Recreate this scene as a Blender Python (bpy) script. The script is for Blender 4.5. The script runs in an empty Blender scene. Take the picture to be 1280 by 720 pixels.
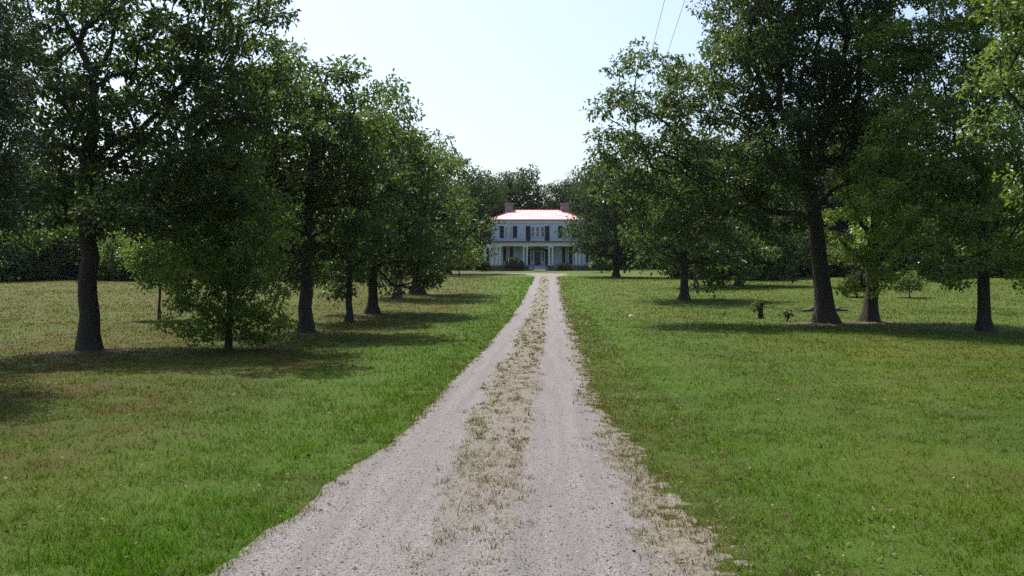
import bpy, math
import numpy as np
from mathutils import Vector

SC = bpy.context.scene
COL = SC.collection
RNG = np.random.default_rng(7)
F, CX, HY, EYE = 1108.0, 640.0, 340.0, 1.93          # focal length (px of the 1280 wide photo), centre column, horizon row, eye height

# ------------------------------------------------------------------ terrain
_ky = np.array([-60, -10, 0, 6, 15, 30, 45, 60, 78, 93, 105, 116, 130, 147, 170, 220, 400, 3000.])
_kz = np.array([.15, .03, 0, 0, -.2, -.26, -.22, .0, .58, 1.05, 1.36, 1.60, 1.92, 2.18, 2.35, 2.45, 2.3, 1.2])
_fy = np.arange(-60, 3000, 1.0)
_fz = np.interp(_fy, _ky, _kz)
_k = np.exp(-.5 * (np.arange(-12, 13) / 4.0) ** 2); _k /= _k.sum()
_fz = np.convolve(np.pad(_fz, 12, mode='edge'), _k, mode='valid')

def ground_z(x, y):
    x = np.asarray(x, float); y = np.asarray(y, float)
    z = np.interp(y, _fy, _fz)
    w = np.clip(np.abs(x - .044 * y + .45) / 12.0, 0, 1)
    z = z + w * (.05 * np.sin(x * .31 + y * .17) + .04 * np.sin(x * .13 - y * .23 + 1.3) + .03 * np.sin(y * .41 + x * .07 + 2.))
    return z

def gz(x, y): return float(ground_z(x, y))

def depth_of(px, py):
    """distance at which the ground shows at this row of the photo"""
    d = np.arange(3, 220, .05)
    row = HY + (EYE - ground_z((px - CX) * d / F, d)) * F / d
    return float(d[np.argmin(np.abs(row - py))])

def wx(px, d): return (px - CX) * d / F
def wz(py, d): return EYE + (HY - py) * d / F

def drive_x(y): return .0437 * np.asarray(y, float) - .69

# ------------------------------------------------------------------ numpy noise
def _hash(ix, iy, s):
    h = (ix * 374761393 + iy * 668265263 + s * 974634777) & 0x7fffffff
    h = ((h ^ (h >> 13)) * 1274126177) & 0x7fffffff
    return ((h ^ (h >> 16)) & 0xffff) / 65535.0

def vnoise(x, y, s=0):
    x = np.asarray(x, float); y = np.asarray(y, float)
    ix = np.floor(x).astype(np.int64); iy = np.floor(y).astype(np.int64)
    fx = x - ix; fy = y - iy
    fx = fx * fx * (3 - 2 * fx); fy = fy * fy * (3 - 2 * fy)
    a = _hash(ix, iy, s); b = _hash(ix + 1, iy, s); c = _hash(ix, iy + 1, s); d = _hash(ix + 1, iy + 1, s)
    return (a * (1 - fx) + b * fx) * (1 - fy) + (c * (1 - fx) + d * fx) * fy

def fbm(x, y, s=0, o=4):
    t = 0; a = .5; n = 0
    for i in range(o):
        t = t + a * vnoise(np.asarray(x) * 2 ** i, np.asarray(y) * 2 ** i, s + i * 17); n += a; a *= .5
    return t / n

def sstep(a, b, x):
    t = np.clip((np.asarray(x, float) - a) / (b - a), 0, 1); return t * t * (3 - 2 * t)

# ------------------------------------------------------------------ object helpers
def tag(o, label=None, cat=None, group=None, kind=None):
    if label: o['label'] = label
    if cat: o['category'] = cat
    if group: o['group'] = group
    if kind: o['kind'] = kind
    return o

def empty(name, loc, label=None, cat=None, group=None, rz=0):
    o = bpy.data.objects.new(name, None); COL.objects.link(o)
    o.location = loc; o.rotation_euler = (0, 0, rz); o.empty_display_size = .3
    return tag(o, label, cat, group)

def link(name, me, mat, parent=None):
    o = bpy.data.objects.new(name, me); COL.objects.link(o)
    if mat: me.materials.append(mat)
    if parent: o.parent = parent
    return o

def np_mesh(name, V, faces, smooth=False, attrs=None):
    """faces: list of (M,k) index arrays; attrs: {name: (domain, values)}"""
    me = bpy.data.meshes.new(name)
    V = np.asarray(V, np.float32).reshape(-1, 3)
    faces = [np.asarray(f, np.int32) for f in faces if len(f)]
    idx = np.concatenate([f.ravel() for f in faces])
    tot = np.concatenate([np.full(len(f), f.shape[1], np.int32) for f in faces])
    start = np.concatenate([[0], np.cumsum(tot)[:-1]]).astype(np.int32)
    me.vertices.add(len(V)); me.vertices.foreach_set('co', V.ravel())
    me.loops.add(len(idx)); me.loops.foreach_set('vertex_index', idx)
    me.polygons.add(len(tot)); me.polygons.foreach_set('loop_start', start); me.polygons.foreach_set('loop_total', tot)
    me.polygons.foreach_set('use_smooth', np.full(len(tot), smooth, bool))
    for k, (dom, val) in (attrs or {}).items():
        a = me.attributes.new(k, 'FLOAT', dom); a.data.foreach_set('value', np.asarray(val, np.float32).ravel())
    me.update(calc_edges=True)
    return me

def copy_tree(o, parent=None):
    c = o.copy(); COL.objects.link(c); c.parent = parent
    for ch in list(o.children): copy_tree(ch, c)
    return c

class MB:
    """collects boxes, prisms and tubes into one mesh"""
    def __init__(s): s.v = []; s.f = []
    def add(s, vs, fs):
        n = len(s.v); s.v += [tuple(p) for p in vs]; s.f += [tuple(i + n for i in f) for f in fs]; return s
    def box(s, x0, x1, y0, y1, z0, z1, b=0.0):
        if b <= 0:
            return s.add([(x0, y0, z0), (x1, y0, z0), (x1, y1, z0), (x0, y1, z0), (x0, y0, z1), (x1, y0, z1), (x1, y1, z1), (x0, y1, z1)],
                         [(3, 2, 1, 0), (4, 5, 6, 7), (0, 1, 5, 4), (1, 2, 6, 5), (2, 3, 7, 6), (3, 0, 4, 7)])
        r = lambda i: [(x0 + i, y0 + b), (x0 + b, y0 + i), (x1 - b, y0 + i), (x1 - i, y0 + b), (x1 - i, y1 - b), (x1 - b, y1 - i), (x0 + b, y1 - i), (x0 + i, y1 - b)]
        ins = [(x0 + b, y0 + 1.5 * b), (x0 + 1.5 * b, y0 + b), (x1 - 1.5 * b, y0 + b), (x1 - b, y0 + 1.5 * b), (x1 - b, y1 - 1.5 * b), (x1 - 1.5 * b, y1 - b), (x0 + 1.5 * b, y1 - b), (x0 + b, y1 - 1.5 * b)]
        vs = [(x, y, z0) for x, y in ins] + [(x, y, z0 + b) for x, y in r(0)] + [(x, y, z1 - b) for x, y in r(0)] + [(x, y, z1) for x, y in ins]
        fs = [tuple(range(7, -1, -1)), tuple(range(24, 32))]
        for k in range(3):
            for i in range(8):
                j = (i + 1) % 8; fs.append((8 * k + i, 8 * k + j, 8 * k + 8 + j, 8 * k + 8 + i))
        return s.add(vs, fs)
    def tube(s, pts, rad, n=8, cap=True):
        V, Fq = tube_np(np.array(pts, float), np.array(rad, float), n)
        k = len(V); fs = [tuple(int(i) for i in q) for q in Fq]
        if cap: fs += [tuple(range(n - 1, -1, -1)), tuple(range(k - n, k))]
        return s.add(V, fs)
    def build(s, name, mat, parent=None, smooth=False):
        me = bpy.data.meshes.new(name); me.from_pydata(s.v, [], s.f); me.update()
        if smooth: me.polygons.foreach_set('use_smooth', [True] * len(me.polygons))
        return link(name, me, mat, parent)

def tube_np(P, R, n, wob=None):
    T = np.gradient(P, axis=0); T /= np.linalg.norm(T, axis=1, keepdims=True) + 1e-9
    ref = np.array([1., 0, 0]) if abs(T[0][0]) < .8 else np.array([0, 1., 0])
    U = np.zeros_like(P)
    u = ref
    for i in range(len(P)):
        u = u - T[i] * np.dot(u, T[i]); u = u / (np.linalg.norm(u) + 1e-9); U[i] = u
    W = np.cross(T, U)
    a = np.arange(n) * 2 * np.pi / n
    r = R[:, None] * (np.ones((len(P), n)) if wob is None else wob)
    V = P[:, None, :] + r[:, :, None] * (np.cos(a)[None, :, None] * U[:, None, :] + np.sin(a)[None, :, None] * W[:, None, :])
    i = np.arange(len(P) - 1)[:, None] * n; j = np.arange(n)[None, :]; jn = (j + 1) % n
    Q = np.stack([i + j, i + jn, i + n + jn, i + n + j], -1).reshape(-1, 4)
    return V.reshape(-1, 3), Q

# ------------------------------------------------------------------ materials
def mat(name):
    m = bpy.data.materials.new(name); m.use_nodes = True
    nt = m.node_tree; nt.nodes.clear()
    out = nt.nodes.new('ShaderNodeOutputMaterial')
    return m, nt, out

def N(nt, t, **kw):
    n = nt.nodes.new(t)
    for k, v in kw.items():
        if k in n.inputs.keys(): n.inputs[k].default_value = v
        else: setattr(n, k, v)
    return n

def ramp(nt, src, stops):
    r = nt.nodes.new('ShaderNodeValToRGB'); e = r.color_ramp.elements
    while len(e) < len(stops): e.new(.5)
    for k, (p, c) in zip(e, stops): k.position = p; k.color = (*c, 1)
    nt.links.new(src, r.inputs[0]); return r.outputs[0]

def mixc(nt, f, a, b):
    m = nt.nodes.new('ShaderNodeMix'); m.data_type = 'RGBA'
    for s, v in ((m.inputs[0], f), (m.inputs[6], a), (m.inputs[7], b)):
        if hasattr(v, 'is_linked'): nt.links.new(v, s)
        else: s.default_value = v if not isinstance(v, tuple) else (*v, 1)
    return m.outputs[2]

def noise(nt, vec, scale, detail=4, rough=.55):
    n = N(nt, 'ShaderNodeTexNoise', Scale=scale, Detail=detail, Roughness=rough)
    if vec is not None: nt.links.new(vec, n.inputs['Vector'])
    return n.outputs[0]

def maprange(nt, v, a, b, c=0., d=1.):
    m = N(nt, 'ShaderNodeMapRange'); m.inputs[1].default_value = a; m.inputs[2].default_value = b; m.inputs[3].default_value = c; m.inputs[4].default_value = d
    nt.links.new(v, m.inputs[0]); return m.outputs[0]

def math_(nt, op, a, b):
    m = N(nt, 'ShaderNodeMath', operation=op)
    for s, v in zip(m.inputs, (a, b)):
        if hasattr(v, 'is_linked'): nt.links.new(v, s)
        else: s.default_value = v
    return m.outputs[0]

def attr(nt, name): return N(nt, 'ShaderNodeAttribute', attribute_name=name).outputs['Fac']
def wpos(nt): return N(nt, 'ShaderNodeNewGeometry').outputs['Position']
def opos(nt): return N(nt, 'ShaderNodeTexCoord').outputs['Object']

def bump(nt, h, strength, dist):
    b = N(nt, 'ShaderNodeBump', Strength=strength, Distance=dist); nt.links.new(h, b.inputs['Height']); return b.outputs[0]

def principled(nt, out, base, rough=.6, spec=.5, metal=0., nrm=None):
    p = N(nt, 'ShaderNodeBsdfPrincipled', Roughness=rough, Metallic=metal)
    p.inputs['Specular IOR Level'].default_value = spec
    if hasattr(base, 'is_linked'): nt.links.new(base, p.inputs['Base Color'])
    else: p.inputs['Base Color'].default_value = (*base, 1)
    if nrm is not None: nt.links.new(nrm, p.inputs['Normal'])
    if out is not None: nt.links.new(p.outputs[0], out.inputs[0])
    return p

def simple(name, base, rough=.6, spec=.5, metal=0., var=.25, scale=3., bmp=None):
    m, nt, out = mat(name)
    v = noise(nt, opos(nt), scale, 5)
    c = mixc(nt, maprange(nt, v, .3, .7), tuple(b * (1 - var) for b in base), tuple(min(1, b * (1 + var * .6)) for b in base))
    nr = bump(nt, noise(nt, opos(nt), bmp[0], 4), bmp[1], bmp[2]) if bmp else None
    principled(nt, out, c, rough, spec, metal, nr); return m

def flat_xy(nt):
    v = N(nt, 'ShaderNodeVectorMath', operation='MULTIPLY'); v.inputs[1].default_value = (1, 1, 0)
    nt.links.new(wpos(nt), v.inputs[0]); return v.outputs[0]

def lawn_colour(nt, tint=None):
    """colour of the turf: green, with dry brown and lush patches; shared by the sheet and the blades"""
    p = flat_xy(nt)
    big = noise(nt, p, .13, 4, .6); mid = noise(nt, p, .55, 5, .6); fine = noise(nt, p, 2.3, 4, .6)
    c = mixc(nt, maprange(nt, big, .38, .62), GREEN_A, GREEN_B)
    sep = N(nt, 'ShaderNodeSeparateXYZ'); nt.links.new(p, sep.inputs[0])
    dry = math_(nt, 'MULTIPLY', maprange(nt, math_(nt, 'ADD', math_(nt, 'MULTIPLY', mid, .6), math_(nt, 'MULTIPLY', big, .4)), .48, .60), maprange(nt, sep.outputs[0], -3, 3, .9, .45))
    # old tree lawn, further away and left: drier
    far = maprange(nt, sep.outputs[1], 18, 45, 0, .12)
    left = maprange(nt, math_(nt, 'ADD', sep.outputs[0], math_(nt, 'MULTIPLY', fine, 1.5)), -1.5, -5, 0., .75)
    dry2 = N(nt, 'ShaderNodeMath', operation='ADD', use_clamp=True)
    nt.links.new(dry, dry2.inputs[0]); nt.links.new(math_(nt, 'ADD', far, math_(nt, 'MULTIPLY', left, mid)), dry2.inputs[1])
    c = mixc(nt, math_(nt, 'MULTIPLY', dry2.outputs[0], .85), c, mixc(nt, fine, DRY_A, DRY_B))
    mod = N(nt, 'ShaderNodeHueSaturation'); nt.links.new(c, mod.inputs['Color'])
    nt.links.new(maprange(nt, math_(nt, 'ADD', math_(nt, 'MULTIPLY', noise(nt, p, .32, 5, .65), .7), math_(nt, 'MULTIPLY', fine, .3)), .38, .62, .82, 1.14), mod.inputs['Value']); c = mod.outputs[0]
    # a lush strip along the drive
    cl = math_(nt, 'SUBTRACT', math_(nt, 'SUBTRACT', sep.outputs[0], math_(nt, 'MULTIPLY', sep.outputs[1], .0437)), -.69)
    dist = N(nt, 'ShaderNodeMath', operation='ABSOLUTE'); nt.links.new(cl, dist.inputs[0])
    lush = math_(nt, 'MULTIPLY', maprange(nt, dist.outputs[0], 5.0, 1.9), maprange(nt, mid, .36, .56))
    c = mixc(nt, math_(nt, 'MULTIPLY', lush, .75), c, LUSH)
    # dry verge on the right of the drive
    vg = math_(nt, 'MULTIPLY', maprange(nt, math_(nt, 'ADD', cl, math_(nt, 'MULTIPLY', math_(nt, 'SUBTRACT', fine, .5), 1.6)), 2.6, 1.5), maprange(nt, cl, 0., .1))
    c = mixc(nt, math_(nt, 'MULTIPLY', vg, .5), c, mixc(nt, fine, DRY_A, DRY_B))
    return c, fine
GREEN_A, GREEN_B = (.050, .102, .003), (.084, .130, .004)
DRY_A, DRY_B = (.096, .078, .013), (.070, .048, .010)
LUSH = (.058, .160, .003)

def make_lawn():
    m, nt, out = mat('lawn')
    c, fine = lawn_colour(nt)
    p = flat_xy(nt)
    sp = noise(nt, p, 26., 3, .7)
    c = mixc(nt, maprange(nt, sp, .35, .65, 0, .5), c, (.05, .048, .018))
    principled(nt, out, c, .85, .15, 0, bump(nt, math_(nt, 'ADD', noise(nt, p, 9., 6, .8), noise(nt, p, 45., 3, .7)), .9, .06))
    return m

def make_blade(name, dry=False):
    m, nt, out = mat(name)
    t = attr(nt, 'tint')
    if dry: c = ramp(nt, t, [(0, (.055, .090, .016)), (.35, (.095, .095, .028)), (.7, (.195, .152, .068)), (1, (.15, .10, .048))])
    else:
        c, _ = lawn_colour(nt)
        hsv = N(nt, 'ShaderNodeHueSaturation'); nt.links.new(c, hsv.inputs['Color']); nt.links.new(maprange(nt, t, 0., 1., .7, 1.4), hsv.inputs['Value']); c = hsv.outputs[0]
        c = mixc(nt, maprange(nt, t, .95, .98, 0., .7), c, (.28, .25, .12))
    p = principled(nt, None, c, .7, .06)
    tr = N(nt, 'ShaderNodeBsdfTranslucent'); nt.links.new(c, tr.inputs[0])
    mx = N(nt, 'ShaderNodeMixShader'); mx.inputs[0].default_value = .48
    nt.links.new(p.outputs[0], mx.inputs[1]); nt.links.new(tr.outputs[0], mx.inputs[2]); nt.links.new(mx.outputs[0], out.inputs[0])
    return m

def make_leaf(name, dark, lite, trans, tmix=.38, rough=.42, spec=.45):
    m, nt, out = mat(name)
    t = attr(nt, 'tint')
    v = noise(nt, wpos(nt), .5, 3)
    c = mixc(nt, t, dark, lite)
    c = mixc(nt, maprange(nt, v, .4, .65, 0., .35), c, tuple(a * .55 + b * .5 for a, b in zip(dark, lite)))
    p = principled(nt, None, c, rough, spec)
    tr = N(nt, 'ShaderNodeBsdfTranslucent'); nt.links.new(mixc(nt, t, tuple(x * .7 for x in trans), trans), tr.inputs[0])
    mx = N(nt, 'ShaderNodeMixShader'); mx.inputs[0].default_value = tmix
    nt.links.new(p.outputs[0], mx.inputs[1]); nt.links.new(tr.outputs[0], mx.inputs[2]); nt.links.new(mx.outputs[0], out.inputs[0])
    return m

def make_bark(name, a, b):
    m, nt, out = mat(name)
    mp = N(nt, 'ShaderNodeMapping'); mp.inputs['Scale'].default_value = (9, 9, 1.6); nt.links.new(opos(nt), mp.inputs[0])
    n = noise(nt, mp.outputs[0], 2.2, 6, .7)
    c = mixc(nt, maprange(nt, n, .35, .65), a, b)
    c = mixc(nt, maprange(nt, noise(nt, opos(nt), .9, 3), .5, .7, 0, .3), c, (.11, .115, .09))
    principled(nt, out, c, .9, .2, 0, bump(nt, n, .9, .06)); return m

def make_drive():
    m, nt, out = mat('pale gravel')
    p = flat_xy(nt)
    vo = N(nt, 'ShaderNodeTexVoronoi', Scale=120.); nt.links.new(p, vo.inputs['Vector'])
    sepc = N(nt, 'ShaderNodeSeparateColor'); nt.links.new(vo.outputs['Color'], sepc.inputs[0])
    c = ramp(nt, sepc.outputs[0], [(0, (.075, .070, .068)), (.2, (.125, .117, .114)), (.6, (.165, .151, .149)), (.88, (.215, .198, .195)), (1, (.36, .34, .335))])
    c = mixc(nt, maprange(nt, noise(nt, p, 1.3, 4), .35, .7, 0, .35), c, (.18, .155, .138))
    # lines of wear along the wheel tracks
    mp = N(nt, 'ShaderNodeMapping'); mp.inputs['Scale'].default_value = (1, .05, 1); mp.inputs['Rotation'].default_value = (0, 0, -.0437); nt.links.new(p, mp.inputs[0])
    mp.vector_type = 'TEXTURE'; mp.inputs['Scale'].default_value = (1, 20, 1)
    st = noise(nt, mp.outputs[0], 5.5, 3)
    c = mixc(nt, maprange(nt, st, .40, .62, .45, 0), c, (.105, .097, .093))
    veg = attr(nt, 'veg')
    vm = maprange(nt, math_(nt, 'ADD', veg, math_(nt, 'MULTIPLY', math_(nt, 'SUBTRACT', noise(nt, p, 7., 5, .7), .5), 1.3)), .36, 1.12, 0, .92)
    c = mixc(nt, vm, c, mixc(nt, maprange(nt, noise(nt, p, 14, 4, .7), .35, .65), (.215, .18, .13), (.095, .078, .038)))
    h = math_(nt, 'ADD', vo.outputs['Distance'], math_(nt, 'MULTIPLY', noise(nt, p, 12, 4), .6))
    principled(nt, out, c, .8, .3, 0, bump(nt, h, .7, .014)); return m

M = {}
M['lawn'] = make_lawn(); M['blade'] = make_blade('grass blade'); M['dry'] = make_blade('straw blade', True)
M['drive'] = make_drive()
M['oak'] = make_leaf('oak leaf', (.010, .019, .007), (.055, .090, .025), (.140, .225, .030), .37)
M['oak_lite'] = make_leaf('light oak leaf', (.020, .038, .012), (.090, .138, .032), (.20, .30, .032), .42)
M['bright'] = make_leaf('sunlit oak leaf', (.044, .066, .016), (.155, .225, .052), (.37, .50, .060), .48)  # sunlit look of some oaks put into a brighter leaf colour
M['young'] = make_leaf('young leaf', (.026, .046, .013), (.090, .135, .030), (.20, .29, .032), .42)
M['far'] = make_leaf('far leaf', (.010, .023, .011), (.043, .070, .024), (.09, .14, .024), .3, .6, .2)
M['cedar'] = make_leaf('cedar needle', (.010, .022, .010), (.022, .042, .017), (.04, .07, .018), .2, .6, .2)
M['shrub'] = make_leaf('shrub leaf', (.010, .020, .008), (.026, .044, .015), (.05, .08, .015), .22)
M['bark'] = make_bark('oak bark', (.030, .024, .019), (.085, .070, .056))
M['bark_grey'] = make_bark('grey bark', (.07, .062, .052), (.16, .14, .12))
M['soil'] = simple('bare soil', (.11, .085, .058), .95, .1, 0, .45, 4., (25, .8, .04))

# ------------------------------------------------------------------ ground
def axis(lo, hi, fine0, fine1, step, grow):
    a = list(np.arange(fine0, fine1 + 1e-6, step)); s = step; v = fine1
    while v < hi: s *= grow; v += s; a.append(min(v, hi))
    s = step; v = fine0; pre = []
    while v > lo: s *= grow; v -= s; pre.append(max(v, lo))
    return np.array(pre[::-1] + a)

def sheet(xs, ys, zf):
    X, Y = np.meshgrid(xs, ys); Z = zf(X, Y)
    nx, ny = len(xs), len(ys)
    i = (np.arange(ny - 1)[:, None] * nx + np.arange(nx - 1)[None, :]).ravel()
    return np.stack([X, Y, Z], -1).reshape(-1, 3), np.stack([i, i + 1, i + nx + 1, i + nx], -1)

V, Q = sheet(axis(-1800, 1800, -60, 60, .75, 1.35), axis(-300, 2800, -8, 170, .5, 1.3), ground_z)
tag(link('ground', np_mesh('ground', V, [Q], True), M['lawn']), 'wide mown lawn, green with dry brown patches, beside the gravel drive', 'lawn', kind='structure')

# profile across the drive: signed metres from its centre line
def drive_profile(u, y):
    near = sstep(13, 5, y)
    eL = -1.10 - .25 * near; eR = 1.12 + .04 * near
    n = (fbm(u * 1.1 + 9, y * .55, 3) - .5)
    n2 = (fbm(u * 4.2, y * 3.1, 5, 3) - .5)
    far_end = sstep(104, 117, y) * 1.4
    left = sstep(eL - far_end - .28, eL - far_end + .20, u + n * .26 + n2 * .12)
    right = sstep(eR + far_end + .75 + .55 * near, eR + far_end - .20, u + n * .55 + (fbm(u * 8, y * 7, 9, 5) - .5) * (.5 + .45 * near))
    inside = np.minimum(left, right)
    cL = -.44 + .10 * near; cR = .47 + .02 * near
    mid = sstep(cL - .16, cL + .16, u + n * .5) * sstep(cR + .14, cR - .14, u + n * .4) * sstep(112, 104, y)
    dens = .55 + .75 * (fbm(u * .6 + 3, y * .22, 11, 3) - .35) + .35 * sstep(9, 20, y) - .16 * near
    verge = sstep(eR - .12, eR + .45, u + n * .5)
    vergeL = sstep(eL + .06, eL - .20, u + n * .3) * .6
    veg = np.clip(mid * np.clip(dens, .12, 1) + verge * .62 + vergeL + .55 * sstep(.95, .35, inside), 0, 1)
    z = -.035 + .05 * sstep(0, .5, inside) + .028 * mid + .010 * n2 * inside
    return z, veg, inside

ys = np.concatenate([np.arange(-6, 4, .2), np.arange(4, 13, .05), np.arange(13, 24, .10), np.arange(24, 60, .25), np.arange(60, 121.1, .6)])
us = np.arange(-4.0, 4.01, .055)
U, Y = np.meshgrid(us, ys)
pz, veg, ins = drive_profile(U, Y)
X = drive_x(Y) + U
Vd = np.stack([X, Y, ground_z(X, Y) + pz], -1).reshape(-1, 3)
nx = len(us); i = (np.arange(len(ys) - 1)[:, None] * nx + np.arange(nx - 1)[None, :]).ravel()
Qd = np.stack([i, i + 1, i + nx + 1, i + nx], -1)
keep = (ins.ravel()[Qd].max(1) > .02)
tag(link('gravel_drive', np_mesh('gravel_drive', Vd, [Qd[keep]], True, {'veg': ('POINT', veg.ravel())}), M['drive']),
    'pale gravel drive with two wheel tracks and a grassy strip between them', 'drive', kind='structure')

# cross drive in front of the garden fence, bending off to the left
t = np.linspace(0, 1, 90); cx = 5.6 - 44 * t; cy = 120.3 + .6 * np.sin(t * 3) + 1.2 * t
wv = np.linspace(-1.5, 1.5, 25)
X = cx[:, None] + 0 * wv; Y = cy[:, None] + wv[None, :]
edge = sstep(1.5, 1.05, np.abs(wv)[None, :] + (fbm(X * .8, Y * 1.2, 4) - .5) * .5)
Vd = np.stack([X, Y, ground_z(X, Y) - .05 + .085 * edge], -1).reshape(-1, 3)
i = (np.arange(89)[:, None] * 25 + np.arange(24)[None, :]).ravel(); Qd = np.stack([i, i + 25, i + 26, i + 1], -1)
tag(link('cross_drive', np_mesh('cross_drive', Vd, [Qd], True, {'veg': ('POINT', np.zeros(len(Vd)))}), M['drive']),
    'pale gravel cross drive bending left in front of the garden fence', 'drive', kind='structure')

# ------------------------------------------------------------------ grass blades
def blades(x, y, h, w, lean, tint):
    n = len(x); a = RNG.uniform(0, 2 * np.pi, n); b = RNG.uniform(0, 2 * np.pi, n)
    z = ground_z(x, y)
    p = np.stack([x, y, z - .01], -1)
    s = np.stack([np.cos(a), np.sin(a), 0 * a], -1) * (w / 2)[:, None]
    l = np.stack([np.cos(b), np.sin(b), 0 * b], -1) * (lean * h)[:, None]
    up = np.stack([0 * a, 0 * a, h], -1)
    m = p + l * .3 + up * .62
    Vb = np.stack([p - s, p + s, m + s * .8, m - s * .8, p + l + up], 1).reshape(-1, 3)
    k = np.arange(n) * 5
    return Vb, np.stack([k, k + 1, k + 2, k + 3], -1), np.stack([k + 3, k + 2, k + 4], -1), np.concatenate([tint, tint])

n = 620000
d = 4.4 * np.exp(RNG.uniform(0, 1, n) * math.log(105 / 4.4))
x = RNG.uniform(-1, 1, n) * (d * .60 + 1.6); y = d
_, vg, ins = drive_profile(x - drive_x(y), y)
clump = fbm(x * 1.6, y * 1.6, 21, 4); tuft = vnoise(x * 9, y * 9, 41)
k = (ins * (.35 + .65 * sstep(.2, .7, 1 - vg)) < RNG.uniform(.05, .85, n)) & (RNG.uniform(0, 1, n) < np.clip(.35 + 1.2 * (clump - .3) + .5 * (tuft - .5), .12, 1))
x, y, clump, tuft = x[k], y[k], clump[k], tuft[k]
n = len(x)
u = np.abs(x - drive_x(y))
lush = 1 + .5 * sstep(3.6, 1.6, u) * (x < drive_x(y))
far = np.maximum(1, y / 8.5)
h = .040 * (1 + y / 90) * RNG.gamma(6, 1 / 6, n) * (.35 + .7 * clump + .75 * tuft ** 2) * lush
z_in = np.maximum(drive_profile(x - drive_x(y), y)[0], 0)
parts = [blades(x, y, h, .0062 * far * RNG.uniform(.6, 1.3, n), RNG.uniform(.3, 1.7, n), RNG.uniform(0, 1, n))]
off = 0; VV = []; F4 = []; F3 = []; T4 = []; T3 = []
for Vb, q4, q3, tt in parts:
    VV.append(Vb); F4.append(q4 + off); F3.append(q3 + off); off += len(Vb); T4.append(tt[:len(q4)]); T3.append(tt[:len(q4)])
tag(link('grass', np_mesh('grass', np.concatenate(VV), [np.concatenate(F4), np.concatenate(F3)], False, {'tint': ('FACE', np.concatenate(T4 + T3))}), M['blade']),
    'short green grass blades covering the lawn beside the drive', 'grass', kind='stuff')

# dead leaves and twigs dropped on the turf
n = 5200; y = 4.6 * np.exp(RNG.uniform(0, 1, n) * math.log(50 / 4.6)); x = RNG.uniform(-1, 1, n) * (y * .6 + 1.5)
k = (fbm(x * .35, y * .35, 77, 3) > RNG.uniform(.25, .75, n)) & (np.abs(x - drive_x(y)) > RNG.uniform(.2, 2.2, n)); x, y = x[k], y[k]; n = len(x)
ln = RNG.uniform(.018, .05, n) * (1 + y / 60); a = RNG.uniform(0, 6.28, n); tl = RNG.normal(0, .45, n); tw = RNG.normal(0, .4, n)
p = np.stack([x, y, ground_z(x, y) + RNG.uniform(.018, .042, n)], -1)
A = np.stack([np.cos(a), np.sin(a), tl], -1) * ln[:, None]; B = np.stack([-np.sin(a), np.cos(a), tw], -1) * (ln * RNG.uniform(.15, .34, n))[:, None]
Vl = np.stack([p - A * .5, p + B, p + A * .5, p - B], 1).reshape(-1, 3); k = np.arange(n) * 4
lm, nt, out = mat('dead leaf'); principled(nt, out, ramp(nt, attr(nt, 'tint'), [(0, (.07, .045, .025)), (.5, (.12, .08, .042)), (1, (.24, .19, .11))]), .8, .2)
tag(link('fallen_leaves', np_mesh('fallen_leaves', Vl, [np.stack([k, k + 1, k + 2, k + 3], -1)], False, {'tint': ('FACE', RNG.uniform(0, 1, n) ** 2)}), lm), 'brown dead leaves scattered over the lawn', 'leaves', kind='stuff')

# straw-coloured grass on the middle strip and the right verge: grows in little tufts
parts = []
for d0, d1, dens, h0, w0, tuft in ((4.4, 10, 125, .031, .0060, 14), (10, 20, 58, .035, .010, 13), (20, 45, 20, .048, .022, 8), (45, 100, 3.5, .06, .06, 5)):
    n = int(dens * 4.4 * (d1 - d0))
    y = RNG.uniform(d0, d1, n); u = RNG.uniform(-2.0, 2.7, n)
    _, vg, ins = drive_profile(u, y)
    k = (RNG.uniform(0, 1, n) < vg ** 1.15 * 1.0)
    y, u = y[k], u[k]
    m = len(y); rr = RNG.gamma(2, .02, (m, tuft)); aa = RNG.uniform(0, 7, (m, tuft))
    base_t = np.clip(.15 - .22 * sstep(18, 45, y)[:, None] + .75 * fbm(u * 2, y * 1.1, 31, 3)[:, None] + RNG.normal(0, .16, (m, tuft)), 0, 1).ravel()
    uu = (u[:, None] + rr * np.cos(aa)).ravel(); yy = (y[:, None] + rr * np.sin(aa) * 1.2).ravel()
    hh = (h0 * RNG.gamma(4, .25, m)[:, None] * RNG.uniform(.5, 1.2, (m, tuft))).ravel()
    pz, _, _ = drive_profile(uu, yy)
    Vb, q4, q3, tt = blades(drive_x(yy) + uu, yy, hh, w0 * RNG.uniform(.6, 1.2, len(uu)), RNG.uniform(.3, 1.5, len(uu)), base_t)
    Vb[:, 2] += np.repeat(np.maximum(pz, 0), 5)
    parts.append((Vb, q4, q3, tt))
off = 0; VV = []; F4 = []; F3 = []; T4 = []; T3 = []
for Vb, q4, q3, tt in parts:
    VV.append(Vb); F4.append(q4 + off); F3.append(q3 + off); off += len(Vb); T4.append(tt[:len(q4)]); T3.append(tt[:len(q4)])
tag(link('dry_grass', np_mesh('dry_grass', np.concatenate(VV), [np.concatenate(F4), np.concatenate(F3)], False, {'tint': ('FACE', np.concatenate(T4 + T3))}), M['dry']),
    'straw coloured tufts of grass along the middle and right edge of the drive', 'grass', kind='stuff')

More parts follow.
